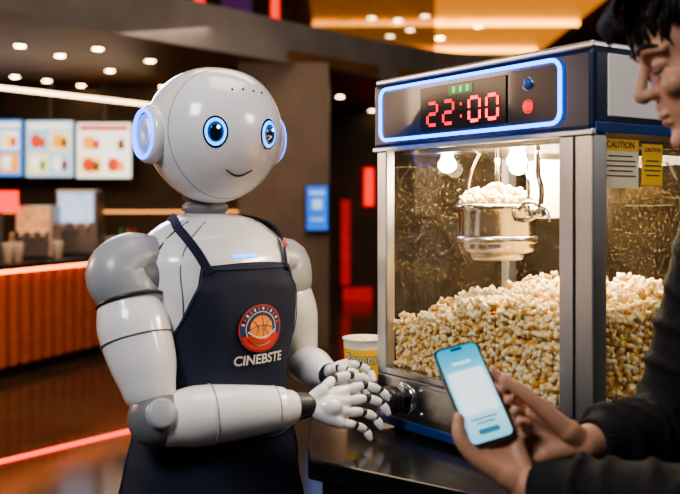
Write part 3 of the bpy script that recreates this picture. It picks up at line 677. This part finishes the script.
for s in (-1,1):
    V,F=ell(hp(.0665,s*.031,-.0055),(.0125,.0125,.0090),20,HPM); e=mk('eyeball',V,F,EYW,body)
    V,F=ell(hp(.0755,s*.031,-.0075),(.0040,.0055,.0040),14,HPM); mk('iris',V,F,BLK,body)
    V,F=tube([hp(.0885,s*.014,.023),hp(.0888,s*.028,.030),hp(.081,s*.048,.029),hp(.071,s*.058,.023)],[.0024,.0038,.0032,.0012],8,res=4); mk('eyebrow',V,F,HAIR,body)
    V,F=tube([hp(.078,s*.018,-.006),hp(.0815,s*.031,-.0085),hp(.073,s*.045,-.007)],[.0008,.0018,.0009],6,res=4); mk('eyelashes',V,F,HAIR,body)
LIP=mat('lips',(.38,.17,.125),.55,var=.05)
V,F,_=join([ell(hp(.0838,0,-.0632),(.0068,.017,.0034),16,HPM),ell(hp(.0812,0,-.0738),(.0068,.015,.0040),16,HPM)]); mk('lips',V,F,LIP,body)
hparts=[ell(hp(-.020,0,.052),(.103,.086,.090),32,HPM),ell(hp(-.045,0,.0),(.068,.080,.075),28,HPM)]
def hpv(v): return hp(*v)
for i in range(900):
    th=random.uniform(0,6.28); ph=random.uniform(.02,1.45)
    x=math.sin(ph)*math.cos(th); y=math.sin(ph)*math.sin(th); z=math.cos(ph)
    b0=np.array([-.020+.101*x,.085*y,.052+.089*z])
    fl=np.array([.9*(1 if x>-.2 else -.3)+random.uniform(-.25,.25),y*.8+random.uniform(-.35,.35),-.25-.5*ph+random.uniform(-.15,.2)])
    nr=np.array([x,y,z]); fl-=nr*fl.dot(nr); fl/=np.linalg.norm(fl)+1e-6; L=random.uniform(.030,.050)
    P=[b0-nr*.004,b0+nr*.005+fl*L*.4,b0+nr*.005+fl*L*.8-nr*.004,b0-nr*.004+fl*L*1.1]
    hparts.append(tube([hpv(p) for p in P],[.0035,.0040,.0028,.0005],6,res=2))
for i in range(90):
    y=random.uniform(-.062,.062); f=random.uniform(0,1); P=[(.050,y,.108),(.083+.010*f,y*1.05+random.uniform(-.006,.006),.104),(.104+.006*f,y*1.1+random.uniform(-.010,.010),.088),(.100+.008*f,y*1.1+random.uniform(-.014,.014),.060+random.uniform(-.006,.014))]
    hparts.append(tube([hpv(p) for p in P],[.0045,.0045,.0030,.0005],6,res=3))
V,F,_=join(hparts); mk('hair',V,F,HAIR,person)
parts=[]
T([(.625,1.27,1.44),(.625,1.27,1.38),(.63,1.27,1.25),(.635,1.27,1.08),(.64,1.27,.90)],[.10,.145,.160,.155,.158],5,28)
for S in (SHn,SHf): T([(.625,1.27,1.425),S+Vector((0,0,-.005))],[.095,.068],1,20)
T([SHn,(SHn+ELn)/2,ELn+Vector((0,0,-.005))],[.070,.064,.058],3,20); T([SHf,(SHf+ELf)/2,ELf+Vector((0,0,-.005))],[.070,.064,.060],3,20)
cn=WN+(ELn-WN).normalized()*.045; cf=WF+(ELf-WF).normalized()*.045
T([ELn+Vector((0,0,-.005)),(ELn+cn)/2,cn],[.058,.054,.042],3,20); T([ELf+Vector((0,0,-.005)),(ELf+cf)/2,cf],[.060,.054,.042],3,20)
for A,B,r in ((SHf,ELf,.064),(ELf,cf,.054),(ELn,cn,.052),(SHn,ELn,.064)):
    d=(B-A).normalized()
    for t in (.2,.38,.55,.72,.88):
        M=axisM(A+(B-A)*t,(d+Vector((random.uniform(-.35,.35),random.uniform(-.35,.35),random.uniform(-.35,.35)))).normalized())
        rr=r*(1.03 if t<.6 else .97); parts.append(tube([M@Vector((rr*math.cos(a),rr*math.sin(a),0)) for a in np.linspace(0,2*math.pi,24,endpoint=False)],.0075,8,closed=True))
M=axisM((.606,1.27,1.475),(-.25,0,1)); parts.append(tube([M@Vector((.078*math.cos(a),.082*math.sin(a),0)) for a in np.linspace(0,2*math.pi,32,endpoint=False)],.020,10,closed=True))
jacket=remesh('jacket',parts,.0055,5,JACK,person)
for W,c,E in ((WN,cn,ELn),(WF,cf,ELf)):
    d=(W-c).normalized(); M=axisM(c-d*.006,d); V=[];n=96;F=[]
    pr=[(.037,-.004),(.0400,.0),(.0385,.012),(.0360,.026),(.0335,.036),(.0305,.038),(.0300,.030)]
    for r,z in pr:
        for k in range(n): q=r+(.0009 if k%4<2 else -.0005); V.append(M@Vector((q*math.cos(2*math.pi*k/n),q*math.sin(2*math.pi*k/n),z)))
    F=[[j*n+k,j*n+(k+1)%n,(j+1)*n+(k+1)%n,(j+1)*n+k] for j in range(len(pr)-1) for k in range(n)]; mk('sleeve_cuff',V,F,RIB,jacket)
ZP=tube([(.478,1.27,1.43),(.466,1.27,1.25),(.476,1.27,1.0),(.480,1.27,.90)],.004,8,res=5); mk('zip',*ZP,ALU,jacket)
parts=[]
T([(.64,1.27,.96),(.64,1.27,.86)],[.140,.130],1,24)
for s in (-1,1): T([(.64,1.27+s*.075,.88),(.635,1.27+s*.10,.50),(.645,1.27+s*.10,.08)],[.105,.078,.068],4,20)
remesh('trousers',parts,.008,4,TROU,person)
for s in (-1,1):
    parts=[]; T([(.66,1.27+s*.10,.048),(.60,1.27+s*.10,.044),(.51,1.27+s*.105,.038)],[.047,.045,.037],3,20); remesh('shoe',parts,.006,3,BLK,person)

# ================================================================== LOBBY
def floormat():
    m=bpy.data.materials.new('lobby_floor'); m.use_nodes=True; nt=m.node_tree; b=nt.nodes['Principled BSDF']
    tc=nt.nodes.new('ShaderNodeTexCoord'); br=nt.nodes.new('ShaderNodeTexBrick'); br.offset=0; br.inputs['Scale'].default_value=1; br.inputs['Brick Width'].default_value=1.2; br.inputs['Row Height'].default_value=1.2; br.inputs['Mortar Size'].default_value=.006
    br.inputs['Color1'].default_value=(.032,.026,.022,1); br.inputs['Color2'].default_value=(.045,.036,.030,1); br.inputs['Mortar'].default_value=(.008,.006,.005,1)
    nt.links.new(tc.outputs['Object'],br.inputs['Vector']); nz=nt.nodes.new('ShaderNodeTexNoise'); nz.inputs['Scale'].default_value=3; nz.inputs['Detail'].default_value=6; nt.links.new(tc.outputs['Object'],nz.inputs['Vector'])
    mx=nt.nodes.new('ShaderNodeMix'); mx.data_type='RGBA'; mx.blend_type='OVERLAY'; mx.inputs[0].default_value=.6; nt.links.new(br.outputs['Color'],mx.inputs[6]); nt.links.new(nz.outputs['Color'],mx.inputs[7]); nt.links.new(mx.outputs[2],b.inputs['Base Color'])
    mr=nt.nodes.new('ShaderNodeMapRange'); mr.inputs[3].default_value=.05; mr.inputs[4].default_value=.24; nt.links.new(nz.outputs['Fac'],mr.inputs[0]); nt.links.new(mr.outputs[0],b.inputs['Roughness']); return m
WALLD=mat('wall_dark',(.04,.03,.026),.7,var=.25,vscale=2); WALLB=mat('wall_brown',(.06,.035,.022),.6,var=.25,vscale=2)
COLM=mat('column_taupe',(.11,.085,.075),.6,var=.2,vscale=3); FASC=mat('fascia_grey',(.16,.16,.185),.5,var=.15,vscale=2); SOFF=mat('soffit_brown',(.15,.075,.035),.45,var=.2,vscale=2)
struct(box('floor',(-10,-3,-.1),(9,31,0),floormat())); struct(box('wall_back',(-10,30,0),(9,30.2,7),WALLD)); struct(box('wall_left',(-10.2,-3,0),(-10,30.2,7),WALLD)); struct(box('wall_right',(9,-3,0),(9.2,30.2,7),WALLD))
struct(box('ceiling',(-10,-3,6.2),(9,30.2,6.4),mat('ceiling_gold',(.30,.16,.05),.5,var=.2,vscale=2)))
struct(box('wall_concession',(-10,12,0),(-.95,12.2,3.0),WALLB)); struct(box('wall_hall',(-.95,15,0),(9,15.2,3.0),WALLD))
def prism2(name,poly,za,zb,m):
    n=len(poly); V=[(p[0],p[1],za) for p in poly]+[(p[0],p[1],zb) for p in poly]; F=[list(range(n))[::-1],[n+i for i in range(n)]]+[[i,(i+1)%n,n+(i+1)%n,n+i] for i in range(n)]
    return struct(mk(name,V,F,m,smooth=False))
slab=[(-10,3.2),(-3.9,5.6),(-2.6,7.3),(-1.75,8.5),(-.9,9.5),(.6,11.2),(2.4,12.2),(9,13),(9,16),(-10,16)]
prism2('ceiling_soffit',slab,3.0,3.12,SOFF)
edge=catmull([(p[0],p[1],0) for p in slab[:8]],6)
def wallalong(name,P,za,zb,m,th=.06):
    V=[];F=[]
    for p in P:
        for dy in (0,th):
            for z in (za,zb): V.append((p[0],p[1]-.03+dy,z))
    for i in range(len(P)-1):
        a=i*4;b=a+4; F+=[[a,b,b+1,a+1],[a+2,a+3,b+3,b+2],[a+1,b+1,b+3,a+3],[a,a+2,b+2,b]]
    return mk(name,V,F,m,smooth=False)
struct(wallalong('trim_fascia',edge,2.98,3.42,FASC)); 
GLR=glassmat('balustrade_glass',tint=(.55,.55,.6),dust=.05,warm=(.4,.4,.45))
struct(wallalong('trim_balustrade',edge[:34],3.42,4.2,GLR,.02))
GOLD=mat('cove_gold',(1,.6,.2),.4,emit=(1,.42,.06),es=6); GOLD2=mat('cove_gold_soft',(1,.5,.1),.4,emit=(1,.33,.04),es=.7,var=.3)
struct(box('trim_cove_panel',(-.6,17,5.55),(5.2,27,5.60),GOLD2)); 
for i,(x0_,x1_,y_) in enumerate(((-.9,5.4,16.8),(-.6,5.2,20.5),(-.4,5,24))): struct(box('trim_cove_strip',(x0_,y_,5.44),(x1_,y_+.15,5.52),GOLD))
STRIP=mat('strip_warm',(1,.85,.6),.4,emit=(1,.70,.38),es=9)
V,F=tube([pt(-40,83,9.6),pt(152,105,11.3)],.016,8); struct(mk('trim_strip_light',V,F,STRIP))
def vbar(x,y,z0,z1,w,col,es,nm): struct(box('trim_light_bar',(x-w/2,y,z0),(x+w/2,y+.05,z1),mat('bar_'+nm,(.3,.1,.1),.4,emit=col,es=es)))
vbar(pt(199,10,14).x,14.0,3.12,6.2,.16,(1,.015,.01),8,'red'); vbar(pt(275,10,14).x,14.0,3.12,6.2,.13,(1,.04,.015),7,'crimson'); vbar(pt(237,10,16).x,15.9,3.12,6.2,.5,(.06,.04,.28),.8,'violet')
struct(box('wall_column',(-1.08,10.0,0),(-.12,11.0,3.0),COLM))
fr=root('poster_screen',(-.24,9.96,1.23),'small blue glowing digital poster mounted on the column','screen')
box('screen_frame',(-.37,9.94,1.20),(-.11,10.0,1.72),BLK,fr,.01); box('screen_panel',(-.35,9.93,1.23),(-.13,9.942,1.69),mat('poster_blue',(.02,.1,.4),.3,emit=(.02,.17,.8),es=1.0,var=.5,vscale=6),fr)
POSW=mat('poster_light',(.3,.5,.8),.3,emit=(.3,.6,1),es=1.0)
for z,w,h in ((1.62,.15,.03),(1.50,.10,.10),(1.34,.14,.02)): box('screen_picture',(-.24-w/2,9.926,z-h/2),(-.24+w/2,9.931,z+h/2),POSW,fr)
RP=mat('red_panel',(.3,.01,.01),.5,emit=(.9,.02,.015),es=.40,var=.5); RP2=mat('red_panel_bright',(.3,.01,.01),.5,emit=(1,.02,.015),es=1.6,var=.5)
for (a,b,c,d,m,lb) in ((343,372,288,345,RP,'dim red illuminated low wall panel in the hall'),(364,374,168,206,RP2,'small bright red light panel on the hall wall'),(341,350,200,285,RP,'narrow dim red illuminated wall panel in the hall')):
    p0=pt(a,d,14.9);p1=pt(b,c,14.9); o=box('wall_panel',(p0.x,14.9,max(p0.z,.0)),(p1.x,15.0,p1.z),m); tag(o,lb,'panel')
cd=Vector((.347,1,0)).normalized(); cnm=Vector((-cd.y,cd.x,0)); C0=Vector((-3.75,5.5,0)); CL=5.7
CM=Matrix(((cd.x,cnm.x,0,C0.x),(cd.y,cnm.y,0,C0.y),(0,0,1,0),(0,0,0,1)))
ctr=root('concession_counter',C0,'long concession counter with glowing orange slatted front and black top','counter')
def cbx(name,lo,hi,m,parent=ctr,bev=0.):
    c=[(a+b)/2 for a,b in zip(lo,hi)]; s=[abs(b-a) for a,b in zip(lo,hi)]; V,F=boxg(c,s,bev,2,CM); return mk(name,V,F,m,parent,smooth=False)
def slat():
    m=bpy.data.materials.new('slat_wood'); m.use_nodes=True; nt=m.node_tree; b=nt.nodes['Principled BSDF']; tc=nt.nodes.new('ShaderNodeTexCoord')
    nz=nt.nodes.new('ShaderNodeTexNoise'); nz.inputs['Scale'].default_value=9; nt.links.new(tc.outputs['Object'],nz.inputs['Vector']); cr=nt.nodes.new('ShaderNodeValToRGB'); cr.color_ramp.elements[0].color=(.28,.07,.03,1); cr.color_ramp.elements[1].color=(.5,.15,.06,1)
    nt.links.new(nz.outputs['Fac'],cr.inputs['Fac']); nt.links.new(cr.outputs[0],b.inputs['Base Color']); b.inputs['Roughness'].default_value=.5; return m
SL=slat(); cbx('counter_body',(0,.06,.1),(CL,.7,.93),mat('counter_core',(.03,.01,.006),.6),ctr)
V,F,_=join([boxg((.08+i*.16,.01,.50),(.085,.09,.80),.006,1,CM) for i in range(int(CL/.16))]); sl_=mk('slat_front',V,F,SL,ctr,smooth=False)
cbx('counter_top',(-.05,-.10,.93),(CL+.05,.75,.985),TOP,ctr,.008); cbx('counter_plinth',(0,.05,0),(CL,.68,.1),BLK,ctr)
cbx('led_strip',(0,-.075,.912),(CL,-.060,.928),mat('led_orange',(1,.4,.1),.4,emit=(1,.25,.06),es=12),ctr)
def onc(u,off=.35):
    k=(u-340)/FPX; base=C0+cnm*off; s=(k*base.y-base.x)/(cd.x-k*cd.y); return base+cd*s
DSPW=mat('dispenser_glow',(.5,.6,.7),.3,emit=(.25,.45,.75),es=1.3,var=.4,vscale=12); DSTEEL=mat('dispenser_steel',(.3,.3,.32),.3,.8)
def dispenser(u,w,h,col,label):
    p=onc(u); p.z=.985; e=root('drink_dispenser',p,label,'drink dispenser'); x,y=p.x,p.y
    box('dispenser_body',(x-w/2,y-.15,.985),(x+w/2,y+.15,.985+h),DSTEEL,e,.02); box('dispenser_panel',(x-w*.42,y-.16,.985+h*.5),(x+w*.42,y-.149,.985+h*.95),col,e)
    box('drip_tray',(x-w*.45,y-.24,.985),(x+w*.45,y-.15,1.01),BLK,e)
    for i in range(3):
        V,F=tube([(x-w*.28+i*w*.28,y-.18,.985+h*.48),(x-w*.28+i*w*.28,y-.18,.985+h*.36)],.014,10); mk('nozzle',V,F,CHROME,e)
dispenser(80,.42,.66,DSPW,'steel drink dispenser with a glowing pale blue panel on the counter')
dispenser(38,.36,.50,mat('dispenser_warm',(.5,.3,.2),.3,emit=(.7,.35,.15),es=.6,var=.5,vscale=14),'steel drink dispenser with a warm lit panel on the counter')
pr_=onc(6,.45); RB=mat('redbox',(.5,.02,.02),.4,emit=(1,.025,.02),es=2.2,var=.3)
rs=root('light_box_stand',(pr_.x,pr_.y,.985),'small red glowing light box on a steel post','sign')
box('light_box',(pr_.x-.22,pr_.y,1.42),(pr_.x+.10,pr_.y+.05,1.62),RB,rs); box('stand_post',(pr_.x-.08,pr_.y+.01,.985),(pr_.x-.04,pr_.y+.04,1.42),DSTEEL,rs)
CUPW=mat('papercup',(.7,.68,.66),.5,var=.05)
V,F,_=lathe([(0,0),(.030,0),(.042,.12),(.044,.125),(.040,.125),(.029,.005)],24); cp=mk('paper_cup',V,F,CUPW); 
for i,(u,o_) in enumerate(((110,.14),(119,.18),(18,.12),(8,.12),(58,.06),(114,.42))):
    o=cp if i==0 else cp.copy(); 
    if i: link(o)
    q=onc(u,o_); o.location=(q.x,q.y,.985); o.scale=(1.2,1.2,1.3); tag(o,'plain white paper cup on the concession counter','cup','paper cups on the concession counter')
V,F,_=lathe([(0,0),(.035,0),(.036,.15),(.016,.20),(.014,.24),(0,.24)],20); 
bcols=[(.6,.25,.05),(.1,.3,.12),(.5,.04,.04),(.55,.45,.3)]
for i,(u,o_) in enumerate(((128,.40),(121,.58),(22,.62),(12,.60),(57,.64),(103,.62),(134,.55))):
    q=onc(u,o_); c=bcols[i%4]; o=mk('bottle',V,F,mat('bottle_%d'%(i%4),c,.15,coat=.5)); o.location=(q.x,q.y,.985); tag(o,['amber','green','red','pale'][i%4]+' drink bottle standing on the concession counter','bottle','bottles on the concession counter')
MC=[mat('menu_col_%d'%i,c,.3,emit=c,es=e) for i,(c,e) in enumerate([((.10,.30,.80),1.3),((.45,.65,.85),1.1),((.90,.35,.03),1.5),((.62,.06,.02),1.4),((.95,.72,.25),1.5),((.90,.88,.80),1.4),((.22,.08,.02),1.0),((.12,.40,.10),1.0)])]
def menu(u0,u1,v0,v1,bg,lb,seed):
    R=random.Random(seed); a=pt(u0,v1,11.5); b_=pt(u1,v0,11.5); e=root('menu_screen',((a.x+b_.x)/2,11.55,a.z),lb+' menu screen hanging above the concession counter','screen'); e['group']='menu screens above the counter'
    box('screen_frame',(a.x-.02,11.51,a.z-.02),(b_.x+.02,11.6,b_.z+.02),BLK,e); sp=box('screen_panel',(a.x,11.495,a.z),(b_.x,11.51,b_.z),MC[bg],e)
    W=b_.x-a.x; H=b_.z-a.z; parts=[]
    parts.append((*boxg(((a.x+b_.x)/2,11.492,b_.z-H*.09),(W*.9,.004,H*.09)),5 if bg!=5 else 3))
    for r in range(2):
        for c in range(2):
            cx=a.x+W*(.27+.46*c); cz=a.z+H*(.24+.40*r); k=R.choice([2,3,4,6,5])
            parts.append((*boxg((cx,11.491,cz),(W*.40,.004,H*.34),.0),R.choice([1,5,4,2])))
            parts.append((*ell((cx-W*.05,11.489,cz),(W*.12,.004,H*.13),16),k)); parts.append((*ell((cx+W*.09,11.487,cz-H*.03),(W*.07,.004,H*.10),14),R.choice([2,3,7,6])))
    V,F,mi=join(parts); mk('menu_pictures',V,F,MC,sp,mi=mi,smooth=False)
    box('hanging_bracket',((a.x+b_.x)/2-.02,11.54,b_.z+.02),((a.x+b_.x)/2+.02,11.58,3.0),BLK,e)
menu(-24,22,120,176,0,'blue',3); menu(26,73,121,177,1,'pale blue food',5); menu(77,131,123,178,5,'orange food',8)
sh=root('back_shelf',(-4.5,11.8,0),'dark back counter with warm lit shelf behind the concession','shelf')
box('shelf_body',(-7.5,11.7,0),(-1.1,12,1.0),BLK,sh); box('shelf_board',(-7.5,11.75,1.45),(-1.1,11.99,1.48),WALLB,sh); box('shelf_light',(-7.4,11.95,1.40),(-1.2,11.97,1.43),mat('shelf_warm',(1,.6,.3),.4,emit=(1,.42,.12),es=2),sh)
V,F,mi=lathe([(0,-.012),(.055,-.012),(.06,-.008),(.085,-.012),(.09,0),(0,0)],24,mi=[0,0,1,1,1]); DL=mat('downlight_glow',(1,.8,.6),.4,emit=(1,.66,.32),es=40)
dl=None
spots=[(15,76),(47,80),(81,85),(110,70),(60,55),(128,92),(163,86),(150,60),(20,45),(235,75),(340,96),(352,128),(405,93),(300,82),(372,110),(196,72),(430,98),(98,48)]
for i,(u,v) in enumerate(spots):
    d=(3.0-CH)*FPX/(209-v); p=pt(u,v,d)
    if d<4 or d>14.8: continue
    if dl is None: o=dl=mk('ceiling_downlight',V,F,[DL,BLK],mi=mi)
    else: o=dl.copy(); link(o)
    o.location=(p.x,p.y,2.998); o.scale=(.8,.8,1); tag(o,'small round warm recessed ceiling downlight','ceiling light','recessed ceiling downlights')
for i,(u,v) in enumerate([(345,22),(372,18),(398,20),(425,16),(452,22),(478,26),(390,36),(440,38),(410,30)]):
    d=(5.54-CH)*FPX/(209-v); p=pt(u,v,d); o=dl.copy(); link(o); o.location=(p.x,min(p.y,27),5.54); o.scale=(1.6,1.6,1); tag(o,'bright round warm downlight in the golden cove ceiling','ceiling light','cove ceiling downlights')
FS=mat('floor_reflection_red',(.6,.03,.02),.4,emit=(1,.03,.02),es=6)
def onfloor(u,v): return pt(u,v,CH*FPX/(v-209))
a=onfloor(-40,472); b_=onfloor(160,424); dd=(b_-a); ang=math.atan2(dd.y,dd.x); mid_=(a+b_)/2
V,F=boxg((0,0,0),(dd.length,.022,.010),0,1,Matrix.Translation((mid_.x,mid_.y,.005))@Matrix.Rotation(ang,4,'Z')); tag(mk('floor_red_reflection',V,F,FS,smooth=False),'thin glowing red line standing in for a red reflection on the polished floor','painted reflection')  # red floor reflection modelled as an emissive strip
# ================================================================== LIGHTS
def area(name,loc,tgt,size,power,col,sy=None):
    l=bpy.data.lights.new(name,'AREA'); l.energy=power; l.color=col; l.size=size
    if sy: l.shape='RECTANGLE'; l.size_y=sy
    o=link(bpy.data.objects.new(name,l)); o.location=loc; o.rotation_euler=(Vector(tgt)-Vector(loc)).to_track_quat('-Z','Y').to_euler(); return o
area('key_light',(-1.0,.1,2.8),(-.2,1.9,1.3),.7,38,(1,.96,.93))
area('top_light',(.3,2.0,3.6),(-.1,1.9,1.2),1.2,26,(1,.88,.76))
area('side_warm',(-2.6,2.6,2.0),(-.3,1.9,1.3),.5,26,(1,.66,.42))
area('back_blue',(-1.3,4.2,2.4),(-.2,1.9,1.5),.6,22,(.50,.66,1))
area('right_fill',(2.4,1.0,2.5),(.6,1.9,1.4),.5,20,(1,.90,.80))  # added fill that brightens the machine's white side panel
o=area('interior_light',MM@Vector((.28,.2,.585)),MM@Vector((.30,.2,.2)),.28,13,(1,.78,.48),.22)
area('concession_light',(-3.2,8.5,2.9),(-2.9,9,0),3,120,(1,.70,.42))
area('counter_wash',(-1.9,6.6,1.4),(-2.9,8.2,.5),1.0,20,(1,.42,.18))
area('hall_light',(1.2,12,2.9),(1.2,12,0),2.5,60,(1,.66,.40))
area('column_light',(-.4,8.2,2.8),(-.6,10,1.2),.5,14,(1,.72,.5))
area('atrium_light',(0,7,6.0),(0,8,0),4,240,(1,.72,.45))
w=bpy.data.worlds.new('World'); sc.world=w; w.use_nodes=True; w.node_tree.nodes['Background'].inputs[0].default_value=(.055,.046,.048,1); w.node_tree.nodes['Background'].inputs[1].default_value=1.0
sc.view_settings.look='AgX - Medium High Contrast'
# ================================================================== CAMERA
c=bpy.data.cameras.new('Camera'); c.lens=50; c.sensor_width=36; c.shift_y=-38/680; c.clip_start=.05; c.clip_end=100
c.dof.use_dof=True; c.dof.focus_distance=1.9; c.dof.aperture_fstop=3.4
co=link(bpy.data.objects.new('Camera',c)); co.location=(0,0,CH); co.rotation_euler=(math.pi/2,0,0); sc.camera=co
